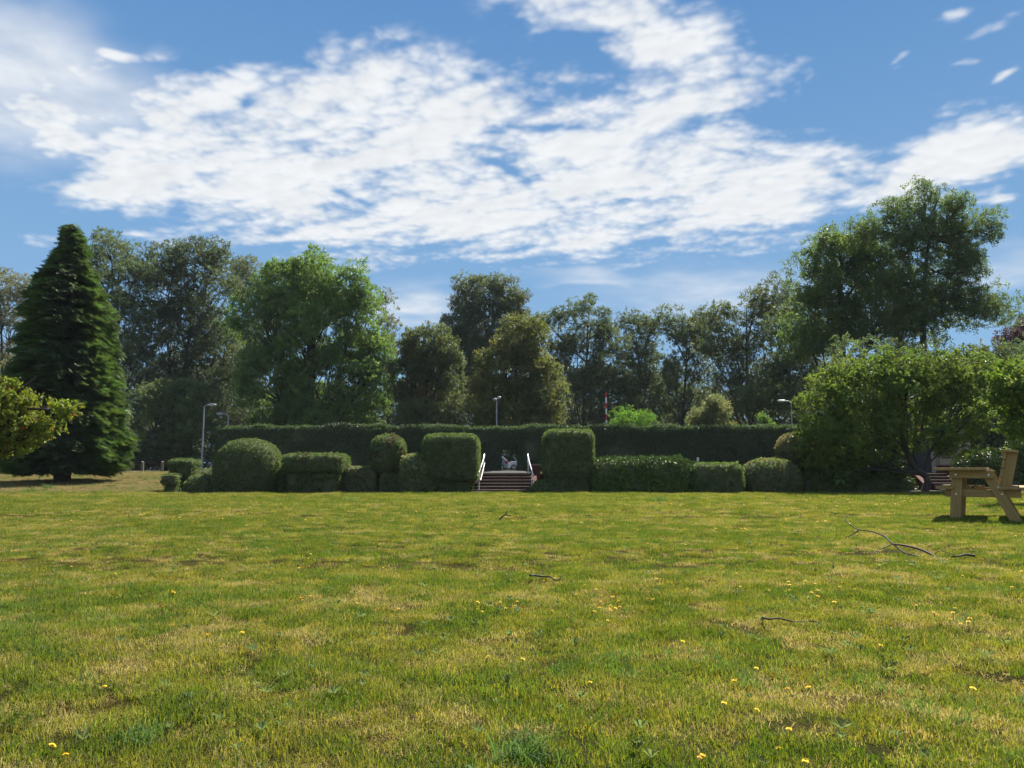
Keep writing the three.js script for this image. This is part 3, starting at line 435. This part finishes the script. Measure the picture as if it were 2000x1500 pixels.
// ---------------------------------------------------------------- picnic table
{
  const grain = noiseTex(256, (u, v) => { const w = fbm(u * 3, v * 14, 3), k = 0.62 + 0.3 * fbm(u * 5, v * 70 + w * 6, 3) + 0.12 * w; return [k, k * 0.97, k * 0.9]; }, 1, 1);
  const wood = new THREE.MeshStandardMaterial({ color: lin(0.46, 0.32, 0.125), map: grain, roughness: 0.82, bumpMap: grain, bumpScale: 0.002 }), steel = std(0.7, 0.7, 0.7, 0.3, 0.9);
  const f = onGround(1866, 1018, 0.0), t = thing('picnic_table', 'timber picnic table with a single high backed bench, standing on the lawn', 'picnic table', [f.x, groundY(f.x, f.z), f.z], -33 * Math.PI / 180);
  const LEN = 1.45, UX = 0.74; // along -z from the near frame
  const plank = (name, l, w, h, x, y, z, ax = 'z', turn = 0, parent = t, m = wood) => { const g = new RoundedBoxGeometry(l, h, w, 2, 0.006); if (ax === 'z') g.rotateY(Math.PI / 2); if (turn) g.rotateZ(turn); g.translate(x, y, z); return part(name, g, m, parent); };
  const bar = (name, x0, y0, x1, y1, w, z, th = 0.05) => { x0 *= UX; x1 *= UX; const L = Math.hypot(x1 - x0, y1 - y0); return plank(name, L, th, w, (x0 + x1) / 2, (y0 + y1) / 2, z, 'x', Math.atan2(y1 - y0, x1 - x0)); };
  for (let i = 0; i < 6; i++) plank('tabletop_plank', LEN + 0.36, 0.125, 0.045, -0.2 + i * 0.132 * 0.98, 0.865, -LEN / 2);
  for (const z of [0, -LEN]) {
    bar('leg', 0, -0.02, 0.1, 0.84, 0.165, z); bar('leg', 1.2, -0.02, 0.66, 0.84, 0.155, z);
    bar('table_beam', -0.06, 0.775, 0.82, 0.775, 0.13, z + 0.053); bar('seat_beam', -0.16, 0.455, 1.32, 0.455, 0.13, z - 0.053);
    for (const [x, y] of [[0.07, 0.77], [0.72, 0.77], [0.05, 0.44], [0.95, 0.45], [0.89, 0.56]]) { const g = new THREE.CylinderGeometry(0.014, 0.014, 0.02, 10); g.rotateX(Math.PI / 2); g.translate(x * UX, y, z + (y > 0.7 ? 0.083 : 0.03)); part('bolt', g, steel, t); }
    bar('backrest_post', 1.0, 0.43, 1.21, 1.14, 0.15, z - 0.106);
  }
  for (let i = 0; i < 2; i++) plank('seat_plank', LEN + 0.3, 0.13, 0.045, -0.2 + i * 0.137, 0.545, -LEN / 2 - 0.08);
  for (let i = 0; i < 3; i++) plank('seat_plank', LEN + 0.3, 0.135, 0.045, 0.73 + i * 0.143, 0.545, -LEN / 2 - 0.08);
  for (let i = 0; i < 2; i++) plank('brace_board', LEN - 0.2, 0.14, 0.045, 0.2 + i * 0.16, 0.545, -LEN / 2 - 0.1);
  for (let i = 0; i < 4; i++) { const y = 0.66 + i * 0.145, x = 0.74 + (y - 0.43) * 0.22 - 0.105; const g = new RoundedBoxGeometry(0.042, 0.132, LEN + 0.12, 2, 0.006); g.rotateZ(-0.216); g.translate(x, y, -LEN / 2 - 0.1); part('backrest_plank', g, wood, t); }
  { const g = new RoundedBoxGeometry(0.24, 0.04, LEN + 0.2, 2, 0.006); g.rotateZ(-0.12); g.translate(0.86, 1.165, -LEN / 2 - 0.1); part('backrest_cap', g, wood, t); }
}

// ---------------------------------------------------------------- lamp posts, barrier, posts, shed
const LAMP = std(0.34, 0.35, 0.37, 0.5, 0.4), LENS = std(0.75, 0.75, 0.72, 0.3);
function lampPost(label, px, pyTop, d, arms, base) {
  const p = at(px, pyTop, d), b = base ?? TERRACE, H = p.y - b, t = thing('lamp_post', label, 'lamp post', [p.x, b, p.z], 0, 'lamp posts by the drive');
  part('pole', tube([V(0, -0.05, 0), V(0, H * 0.25, 0), V(0, H, 0)], 0.07, 0.042, 10, 8), LAMP, t);
  part('base_sleeve', tube([V(0, -0.05, 0), V(0, 1.1, 0)], 0.095, 0.09, 10, 2), LAMP, t);
  for (const [dx, dz, hl] of arms) {
    const e = V(dx, 0.12, dz); part('arm', tube([V(0, H - 0.05, 0), V(dx * 0.35, H + 0.09, dz * 0.35), V(dx, H + 0.12, dz)], 0.035, 0.03, 8, 8), LAMP, t);
    const g = superell(hl / 2, 0.075, 0.15, 2.6, 0, 1); g.rotateY(-Math.atan2(dz, dx)); g.translate(dx * 1.35, H + 0.13, dz * 1.35); const hd = part('lamp_head', g, LAMP, t);
    const q = superell(hl / 2 * 0.8, 0.04, 0.11, 3, 0, 1); q.rotateY(-Math.atan2(dz, dx)); q.translate(dx * 1.35, H + 0.07, dz * 1.35); part('lens', q, LENS, hd);
  }
}
lampPost('tall grey lamp post standing beside the big dome topiary and the hedge end', 399, 794, 56, [[0.42, 0, 0.62]], 0.66);
lampPost('thin lamp post with short arm peeping over the hedge end', 446, 811, 60, [[-0.5, 0, 0.55]]);
lampPost('lamp post with double head above the hedge gateway', 970, 781, 60, [[0.14, 0.5, 0.5], [-0.14, -0.5, 0.5]]);
lampPost('lamp post above the hedge beside the ash and cherry', 1545, 786, 60, [[-0.55, 0, 0.7]]);
{
  const p = at(1183, 766, 60), H = p.y - TERRACE, t = thing('barrier_gate', 'raised red and white striped barrier arm above the hedge', 'barrier', [p.x, TERRACE, p.z]);
  const red = std(0.5, 0.025, 0.03, 0.5), white = std(0.75, 0.74, 0.72, 0.5), n = 12, L = (H - 0.9) / n;
  part('cabinet', new RoundedBoxGeometry(0.35, 1.05, 0.35, 2, 0.03).translate(0.18, 0.525, 0), red, t);
  for (let i = 0; i < n; i++) part(i % 2 ? 'red_band' : 'white_band', bx(0.11, L - 0.004, 0.06, 0, 0.9 + L * (i + 0.5), 0.22), i % 2 ? red : white, t);
}
for (const [px, i] of [[148, 0], [190, 1], [236, 2], [278, 3], [317, 4]]) {
  const p = at(px, 915, 50), y = groundY(p.x, p.z), t = thing('wooden_bollard', 'short square timber bollard in the row at the lawn edge by the conifer', 'bollard', [p.x, y, p.z], 0.1 * i, 'timber bollards at the lawn edge');
  part('post', new RoundedBoxGeometry(0.15, 0.72, 0.15, 2, 0.012).translate(0, 0.33, 0), std(0.2, 0.16, 0.1, 0.9), t);
  part('chamfered_top', new THREE.ConeGeometry(0.095, 0.05, 4).rotateY(Math.PI / 4).translate(0, 0.712, 0), std(0.24, 0.19, 0.12, 0.9), t);
}
for (const [px, py0, d, l] of [[1031.5, 895, 31.6, 'slim grey post with pale box top beside the steps pier'], [1363, 895, 33, 'small post with white box top behind the laurel hedge']]) {
  const p = at(px, py0, d), H = p.y - TERRACE, t = thing('bollard_light', l, 'bollard light', [p.x, TERRACE, p.z]);
  part('post', bx(0.07, H - 0.16, 0.07, 0, (H - 0.16) / 2, 0), std(0.2, 0.2, 0.19, 0.7), t);
  part('light_head', new RoundedBoxGeometry(0.085, 0.2, 0.085, 2, 0.012).translate(0, H - 0.08, 0), std(0.6, 0.59, 0.55, 0.5), t);
}
{
  const a = at(1822, 868, 37), b = at(1894, 918, 37), w = b.x - a.x + 0.25, H = 2.15, t = thing('garden_shed', 'weathered plank shed in shade behind the cherry trunk', 'shed', [(a.x + b.x) / 2, TERRACE, -37.0]);
  const grey = [std(0.32, 0.25, 0.19, 0.95), std(0.26, 0.2, 0.15, 0.95), std(0.36, 0.27, 0.2, 0.95)], dk = std(0.05, 0.04, 0.035, 1), n = 9, pw = w / n;
  part('frame', bx(w - 0.04, H - 0.02, 1.6, 0, H / 2, -0.84), dk, t);
  for (let i = 0; i < n; i++) part('plank', bx(pw - 0.018, H, 0.03, -w / 2 + pw * (i + 0.5), H / 2, 0), grey[i % 3], t);
  const door = part('door', bx(0.62, 1.35, 0.04, -0.28, 0.85, 0.05), grey[2], t);
  part('ledge', bx(0.5, 0.06, 0.03, -0.28, 0.72, 0.09), dk, door); part('latch', bx(0.16, 0.16, 0.04, 0.52, 0.42, 0.04), dk, t);
  part('roof', bx(w + 0.4, 0.06, 2.1, 0, H + 0.05, -0.8), std(0.09, 0.085, 0.08, 0.95), t);
}

// ---------------------------------------------------------------- parked cars behind the hedge
function car(label, x, z, turn, paint) {
  const t = thing('parked_car', label, 'car', [x, TERRACE + 0.02, z], turn, 'cars parked behind the hedge');
  const s = new THREE.Shape(); // side view, front towards -x
  s.moveTo(-2.0, 0.32); s.lineTo(-2.05, 0.62); s.quadraticCurveTo(-1.95, 0.84, -1.1, 0.95); s.lineTo(-0.45, 1.38); s.quadraticCurveTo(0.3, 1.55, 1.35, 1.44); s.lineTo(1.85, 1.0); s.lineTo(1.95, 0.9); s.lineTo(1.95, 0.4); s.lineTo(1.88, 0.28);
  s.lineTo(1.63, 0.28); s.absarc(1.27, 0.31, 0.36, 0, Math.PI, false); s.lineTo(-0.93, 0.28); s.absarc(-1.27, 0.31, 0.36, 0, Math.PI, false); s.lineTo(-1.9, 0.26); s.closePath();
  const g = new THREE.ExtrudeGeometry(s, { depth: 1.56, bevelEnabled: true, bevelSize: 0.05, bevelThickness: 0.07, bevelSegments: 3, curveSegments: 10 }); g.translate(0, 0, -0.78);
  const body = part('body', g, new THREE.MeshPhysicalMaterial({ color: paint, roughness: 0.35, metalness: 0.3, clearcoat: 1, clearcoatRoughness: 0.08 }), t);
  const glass = new THREE.MeshPhysicalMaterial({ color: lin(0.015, 0.018, 0.02), roughness: 0.06, clearcoat: 1 });
  for (const sd of [-1, 1]) for (const q of [[[-0.92, 1.0], [-0.42, 1.33], [0.22, 1.42], [0.22, 1.0]], [[0.29, 1.0], [0.29, 1.42], [1.15, 1.38], [1.42, 1.02]]]) { const sh = new THREE.Shape(q.map(([a, b]) => new THREE.Vector2(a, b))), e = new THREE.ExtrudeGeometry(sh, { depth: 0.012, bevelEnabled: false }); e.translate(0, 0, sd > 0 ? 0.848 : -0.86); part('window', e, glass, t); }
  { const e = bx(0.64, 0.012, 1.3); e.rotateZ(-0.727); e.translate(1.7, 1.25, 0); part('rear_window', e, glass, t); const w = bx(0.74, 0.012, 1.36); w.rotateZ(0.585); w.translate(-0.83, 1.2, 0); part('windscreen', w, glass, t); }
  for (const wx of [-1.27, 1.27]) for (const sd of [-1, 1]) {
    const w = part('wheel', new THREE.TorusGeometry(0.25, 0.075, 10, 28).scale(1, 1, 1.3).translate(wx, 0.315, sd * 0.74), std(0.02, 0.02, 0.02, 0.9), t);
    const sp = []; for (let k = 0; k < 5; k++) { const b = bx(0.06, 0.22, 0.03, 0, 0.11, 0); b.rotateZ(k * Math.PI * 0.4); sp.push(b.translate(wx, 0.315, sd * 0.81)); } sp.push(new THREE.TorusGeometry(0.205, 0.025, 6, 24).translate(wx, 0.315, sd * 0.8));
    part('rim', merge(sp), std(0.65, 0.66, 0.68, 0.3, 0.7), w);
  }
  for (const sd of [-1, 1]) { part('tail_light', new RoundedBoxGeometry(0.3, 0.36, 0.2, 2, 0.05).translate(1.84, 0.86, sd * 0.77), std(0.5, 0.012, 0.015, 0.25), t); part('headlight', new RoundedBoxGeometry(0.28, 0.14, 0.22, 2, 0.05).translate(-1.9, 0.76, sd * 0.66), std(0.7, 0.72, 0.75, 0.1), t); part('mirror', new RoundedBoxGeometry(0.14, 0.12, 0.18, 2, 0.03).translate(-0.62, 1.04, sd * 0.94), body.material, t); }
}
{
  const a = at(992, 910, 84), b = at(990, 910, 86.5), c = at(412, 905, 84);
  car('grey blue hatchback with red tail light seen in the hedge gateway', a.x - 1.97, a.z, 0, lin(0.3, 0.35, 0.45));
  car('silver car whose bonnet shows past the hatchback in the gateway', b.x + 2.05, b.z, 0, lin(0.7, 0.73, 0.78));
  car('pale car half hidden behind the big dome topiary', c.x + 2.05, c.z, 0, lin(0.5, 0.53, 0.58));
}

// ---------------------------------------------------------------- grass
function tuft(seed, n, rad, h0, h1, w, lean) {
  const r = rng(seed), pos = [];
  for (let i = 0; i < n; i++) {
    const a = r() * 6.283, q = Math.sqrt(r()) * rad, bxp = Math.cos(a) * q, bz = Math.sin(a) * q, la = r() * 6.283, le = lean * (0.25 + r()), h = lerp(h0, h1, r() * r()), ww = w * (0.7 + 0.6 * r()), fa = r() * 3.1416, fx = Math.cos(fa) * ww / 2, fz = Math.sin(fa) * ww / 2;
    const p = (t) => [bxp + Math.cos(la) * le * h * t * t, h * t * (1 - 0.35 * Math.min(1, le) * t), bz + Math.sin(la) * le * h * t * t], a0 = p(0), a1 = p(0.55), a2 = p(1);
    const L0 = [a0[0] - fx, a0[1] - 0.004, a0[2] - fz], R0 = [a0[0] + fx, a0[1] - 0.004, a0[2] + fz], L1 = [a1[0] - fx * 0.8, a1[1], a1[2] - fz * 0.8], R1 = [a1[0] + fx * 0.8, a1[1], a1[2] + fz * 0.8];
    pos.push(...L0, ...R0, ...R1, ...L0, ...R1, ...L1, ...L1, ...R1, ...a2);
  }
  return fromTris(pos);
}
function rosette(seed, n, len, w) { // flat broad weed leaves
  const r = rng(seed), pos = [];
  for (let i = 0; i < n; i++) { const a = (i + r() * 0.6) / n * 6.283, l = len * (0.6 + 0.6 * r()), c = Math.cos(a), s = Math.sin(a), ww = w * (0.7 + 0.5 * r()), y1 = 0.012 + r() * 0.02, y2 = 0.008 + r() * 0.035; const A = [0, 0.004, 0], L = [c * l * 0.6 - s * ww, y1 + 0.006, s * l * 0.6 + c * ww], R = [c * l * 0.6 + s * ww, y1 + 0.006, s * l * 0.6 - c * ww], M = [c * l * 0.6, y1, s * l * 0.6], T = [c * l, y2, s * l]; pos.push(...A, ...L, ...M, ...A, ...M, ...R, ...L, ...T, ...M, ...M, ...T, ...R); }
  return fromTris(pos);
}
{
  const r = rng(2024), fine = [], dry = [], tall = [], weeds = [], far = [];
  const SHORT = [tuft(1, 80, 0.085, 0.014, 0.058, 0.0036, 0.5), tuft(2, 80, 0.085, 0.012, 0.062, 0.0034, 0.6), tuft(3, 76, 0.085, 0.012, 0.05, 0.004, 0.7)];
  const STRAW = [tuft(4, 80, 0.085, 0.008, 0.042, 0.0032, 0.95), tuft(5, 80, 0.085, 0.008, 0.04, 0.0032, 1.1)];
  const TALL = [tuft(6, 34, 0.06, 0.03, 0.12, 0.0048, 0.7), tuft(7, 28, 0.05, 0.03, 0.13, 0.0046, 0.8)];
  const WEED = [rosette(1, 8, 0.04, 0.008), rosette(2, 12, 0.026, 0.008), rosette(3, 7, 0.048, 0.007)];
  const N = 92000;
  for (let i = 0; i < N; i++) {
    const b = i / N, z = b < 0.29 ? -lerp(1.6, 7, Math.pow(r(), 0.7)) : b < 0.56 ? -lerp(7, 14, Math.pow(r(), 0.75)) : -lerp(14, 28.7, Math.pow(r(), 0.75)), x = (r() - 0.5) * 2 * (2.6 - z * 0.78), d = dryness(x, z), y = groundY(x, z), p = V(x, y, z), gap = vnoise(x * 5 + 3, z * 5 + 7) * 0.65 + vnoise(x * 11, z * 11 + 40) * 0.35, k = 1 + sstep(6, 24, -z) * 0.95;
    const dir = V((r() - 0.5) * 0.25, 1, (r() - 0.5) * 0.25).normalize(), q = d + (r() - 0.5) * 1.05;
    if (gap < 0.3 && r() < 0.6) continue;
    if (q > 0.78) dry.push([p, dir, k * (0.75 + 0.35 * r()), tint([0.41, 0.335, 0.1], r, 0.22, 0.08), r() * 6.28]);
    else { const g = clamp(q / 0.78), c = [lerp(0.098, 0.31, g), lerp(0.158, 0.285, g), lerp(0.008, 0.028, g)]; fine.push([p, dir, k * (0.42 + 0.34 * r() + 0.6 * gap) * lerp(1.15, 0.9, g), tint(c, r, 0.3, 0.12), r() * 6.28]); }
    const lush = fbm(x * 1.1 + 60, z * 1.1 + 22, 3);
    if (lush > 0.6 && r() < 0.12) tall.push([p, dir, 0.5 + 0.45 * r(), tint([0.12, 0.21, 0.03], r, 0.25, 0.1), r() * 6.28]);
    if (lush < 0.5 && r() < 0.03) weeds.push([V(x, y + 0.022, z), dir, 0.5 + 0.5 * r(), tint([0.14, 0.19, 0.05], r, 0.3, 0.1), r() * 6.28]);
  }
  for (let i = 0; i < 16000; i++) { const x = -12.6 - r() * 32, z = -28 - r() * 26; far.push([V(x, groundY(x, z), z), V((r() - 0.5) * 0.3, 1, (r() - 0.5) * 0.3).normalize(), 1.7 + r() * 0.8, tint(dryness(x, z) + (r() - 0.5) * 0.4 > 0.5 ? [0.33, 0.26, 0.1] : [0.16, 0.2, 0.04], r, 0.2), r() * 6.28]); }
  for (const [px, py, n, s] of [[1285, 981, 5, 3], [686, 980, 5, 2.6], [1062, 962, 6, 3.2], [60, 962, 8, 3], [95, 958, 8, 3], [1040, 1472, 9, 1.3], [250, 1440, 6, 1]]) for (let i = 0; i < n; i++) { const q = onGround(px, py), x = q.x + (r() - 0.5) * 0.12 * s, z = q.z + (r() - 0.5) * 0.12 * s; tall.push([V(x, groundY(x, z), z), V((r() - 0.5) * 0.3, 1, (r() - 0.5) * 0.3).normalize(), s * (0.6 + 0.5 * r()), tint([0.11, 0.2, 0.035], r), r() * 6]); }
  const L = (a, b) => [a, b];
  scatter(scene, 'short_grass', SHORT, GRASS, fine, L('short green mown grass blades across the lawn', 'grass'));
  scatter(scene, 'dry_grass', STRAW, GRASS, dry, L('straw coloured dry grass patches in the lawn', 'grass'));
  scatter(scene, 'grass_tufts', TALL, GRASS, tall, L('longer bright green grass tufts in the lawn', 'grass'));
  scatter(scene, 'lawn_weeds', WEED, GRASS, weeds, L('flat broad leaved weeds low in the lawn', 'weeds'));
  scatter(scene, 'rough_grass', [SHORT[1], STRAW[0]], GRASS, far, L('dry sunny grass under and past the conifer', 'grass'));
}

// ---------------------------------------------------------------- yellow flowers
{
  const r = rng(77), yellow = [std(0.66, 0.45, 0.005, 0.8), std(0.66, 0.36, 0.005, 0.8), std(0.64, 0.49, 0.012, 0.8)], stemM = std(0.09, 0.13, 0.03, 0.8);
  const head = (() => { const pos = []; for (let ring = 0; ring < 3; ring++) for (let k = 0; k < 12; k++) { const a = (k + ring * 0.5) / 12 * 6.283, l = 0.0122 - ring * 0.0033, y = 0.001 + ring * 0.0022, c = Math.cos(a), s = Math.sin(a), w = 0.0032; pos.push(0, y, 0, c * l - s * w, y + 0.003, s * l + c * w, c * l + s * w, y + 0.003, s * l - c * w); } return fromTris(pos); })();
  const stem = (h) => tube([V(0, -0.01, 0), V(0.004, h * 0.5, 0), V(0, h, 0)], 0.0012, 0.001, 4, 3);
  const stems = [0.022, 0.03, 0.042].map((h) => [h, stem(h)]);
  const known = [[53, 1153], [220, 1172], [228, 1173], [317, 1162], [335, 1169], [338, 1172], [260, 1206], [316, 1201], [433, 1137], [516, 1160], [588, 1181], [590, 1187], [405, 1260], [472, 1248], [203, 1358], [100, 1473], [127, 1487], [778, 1197], [815, 1187], [940, 1202], [958, 1197], [996, 1178], [1020, 1287], [1078, 1206], [1186, 1219], [1152, 1333], [1118, 1354], [950, 1278], [953, 1276], [1061, 1143], [1084, 1142], [1022, 1118], [1316, 1298], [1333, 1261], [1477, 1314], [1510, 1314], [1508, 1321], [1435, 1331], [1537, 1338], [1579, 1345], [1414, 1383], [1478, 1397], [1541, 1441], [1521, 1470], [1366, 1484], [1372, 1486], [1668, 1275], [1630, 1196], [1708, 1195], [1697, 1165], [1865, 1060], [1668, 1033], [1718, 1054], [1770, 1075], [1790, 1190], [1951, 1420], [1720, 1265], [1573, 1525], [1862, 1355], [1900, 1352]];
  const spots = known.map(([a, b]) => { const p = onGround(a + 0.5, Math.min(b, 1499)); return [p.x, p.z]; });
  for (const [cx, cy, n, sx, sy] of [[1195, 1185, 16, 45, 22], [1880, 1225, 16, 70, 25], [1590, 1160, 14, 120, 25], [1000, 1195, 8, 90, 14], [1440, 1030, 10, 60, 10], [320, 1010, 10, 90, 8]]) for (let i = 0; i < n; i++) { const p = onGround(cx + (r() + r() - 1) * sx, cy + (r() + r() - 1) * sy); spots.push([p.x, p.z]); }
  let guard = 0; while (spots.length < 300 && guard++ < 9000) { const px = r() * 2100 - 50, py = 972 + Math.pow(r(), 1.4) * 215, p = onGround(px, py), w = fbm(p.x * 0.7 + 9, p.z * 0.7, 2) + (px > 1250 ? 0.12 : 0); if (w > 0.56) spots.push([p.x + (r() - 0.5) * 0.2, p.z]); }
  for (const [x, z] of spots) {
    const t = thing('yellow_flower', 'small yellow dandelion like flower standing in the mown lawn', 'flower', [x, groundY(x, z), z], r() * 6.28, 'yellow flowers dotted over the lawn'), [h, g] = stems[Math.floor(r() * 3)];
    part('stem', g, stemM, t); const m = part('flower_head', head, yellow[Math.floor(r() * r() * 3)], t); m.position.y = h; m.rotation.set((r() - 0.5) * 0.9, 0, (r() - 0.5) * 0.9); m.scale.setScalar((0.65 + 0.4 * r()) * (-z > 9 ? 1.35 : 1));
  }
  const more = []; for (let i = 0; i < 420; i++) { const z = -12 - r() * 16, x = (r() - 0.5) * 1.4 * -z; if (fbm(x * 0.6, z * 0.6 + 3, 2) > 0.5) more.push([V(x, groundY(x, z) + 0.055, z), V((r() - 0.5), 1, (r() - 0.3)).normalize(), 1.5, lin(0.6, 0.4, 0.02), 0]); }
  scatter(scene, 'far_flowers', [head], leafMat(0.2, 1), more, ['scattering of tiny yellow flower heads over the far lawn', 'flowers']);
}

// ---------------------------------------------------------------- fallen twigs
{
  const bark = std(0.045, 0.032, 0.026, 0.85);
  const G = (px, py, lift = 0) => { const p = onGround(px, py, lift); p.y = groundY(p.x, p.z) + lift; return p; };
  const twig = (label, runs) => { const t = thing('fallen_twig', label, 'twig', [0, 0, 0], 0, 'fallen twigs on the lawn'), o = runs[0][0][0].clone(); t.position.copy(o); t.position.y = groundY(o.x, o.z); const off = t.position.clone(); runs.forEach(([pts, a, b], i) => part(i ? 'side_shoot' : 'main_stem', tube(pts.map((p) => p.clone().sub(off)), a, b, 6, pts.length * 4), bark, t)); };
  // long branch: points given on upright planes close to where it lies
  const B = (px, py, d) => at(px, py, d);
  const main = [B(1832, 1093, 7.7), B(1822, 1085, 7.8), B(1797, 1073, 8.0), B(1764, 1065, 8.2), B(1744, 1062, 8.35), B(1727, 1047, 8.6), B(1698, 1037, 9.0), B(1678, 1035, 9.2), B(1664, 1027, 9.35), B(1652, 1017, 9.5), B(1650, 1011, 9.55), B(1656, 1008, 9.6)];
  twig('long dark forked branch lying on the lawn before the picnic table', [[main, 0.012, 0.005], [[B(1744, 1062, 8.35), B(1757, 1073, 8.2), B(1771, 1081, 8.05), B(1790, 1086, 7.95), B(1806, 1091, 7.75)], 0.009, 0.007], [[B(1744, 1062, 8.35), B(1731, 1068, 8.3), B(1716, 1073, 8.2), B(1699, 1086, 8.0)], 0.007, 0.004], [[B(1716, 1073, 8.2), B(1711, 1069, 8.2), B(1710, 1063, 8.22)], 0.003, 0.002], [[B(1678, 1035, 9.2), B(1663, 1045, 9.2), B(1651, 1050, 9.2)], 0.007, 0.004], [[B(1771, 1081, 8.05), B(1750, 1078, 8.1), B(1731, 1075, 8.1)], 0.003, 0.002]]);
  twig('short knobbly stick with a thin shoot beside the long branch', [[[G(1858, 1092, 0.02), G(1872, 1090, 0.035), G(1886, 1086, 0.05), G(1905, 1089, 0.04)], 0.006, 0.013], [[G(1868, 1091, 0.03), G(1852, 1083, 0.06), G(1836, 1080, 0.07), G(1825, 1086, 0.03)], 0.004, 0.003]]);
  twig('small upright forked twig standing in the lawn facing the steps', [[[B(972, 1020, 13.0), B(980, 1010, 13.0), B(987, 1005, 13.0), B(991, 998, 13.0)], 0.017, 0.009], [[B(987, 1005, 13.0), B(992, 1006, 13.0), B(998, 1008, 13.0)], 0.012, 0.008]]);
  twig('short bent stick with pale broken end lying in mid lawn', [[[G(1036, 1124, 0.08), G(1044, 1128, 0.05), G(1060, 1129, 0.052), G(1074, 1128, 0.06), G(1085, 1133, 0.05), G(1095, 1131, 0.055)], 0.009, 0.0045]]);
  twig('dark rotten stick half sunk in the grass', [[[G(1490, 1205, 0.04), G(1502, 1208, 0.05), G(1522, 1207, 0.045), G(1545, 1212, 0.03), G(1575, 1214, 0.008), G(1590, 1213, 0.018), G(1601, 1215, 0.02)], 0.0065, 0.004]]);
}
scene.fog = new THREE.FogExp2(lin(0.8, 0.88, 1), 0.00016);
renderer.render(scene, camera);
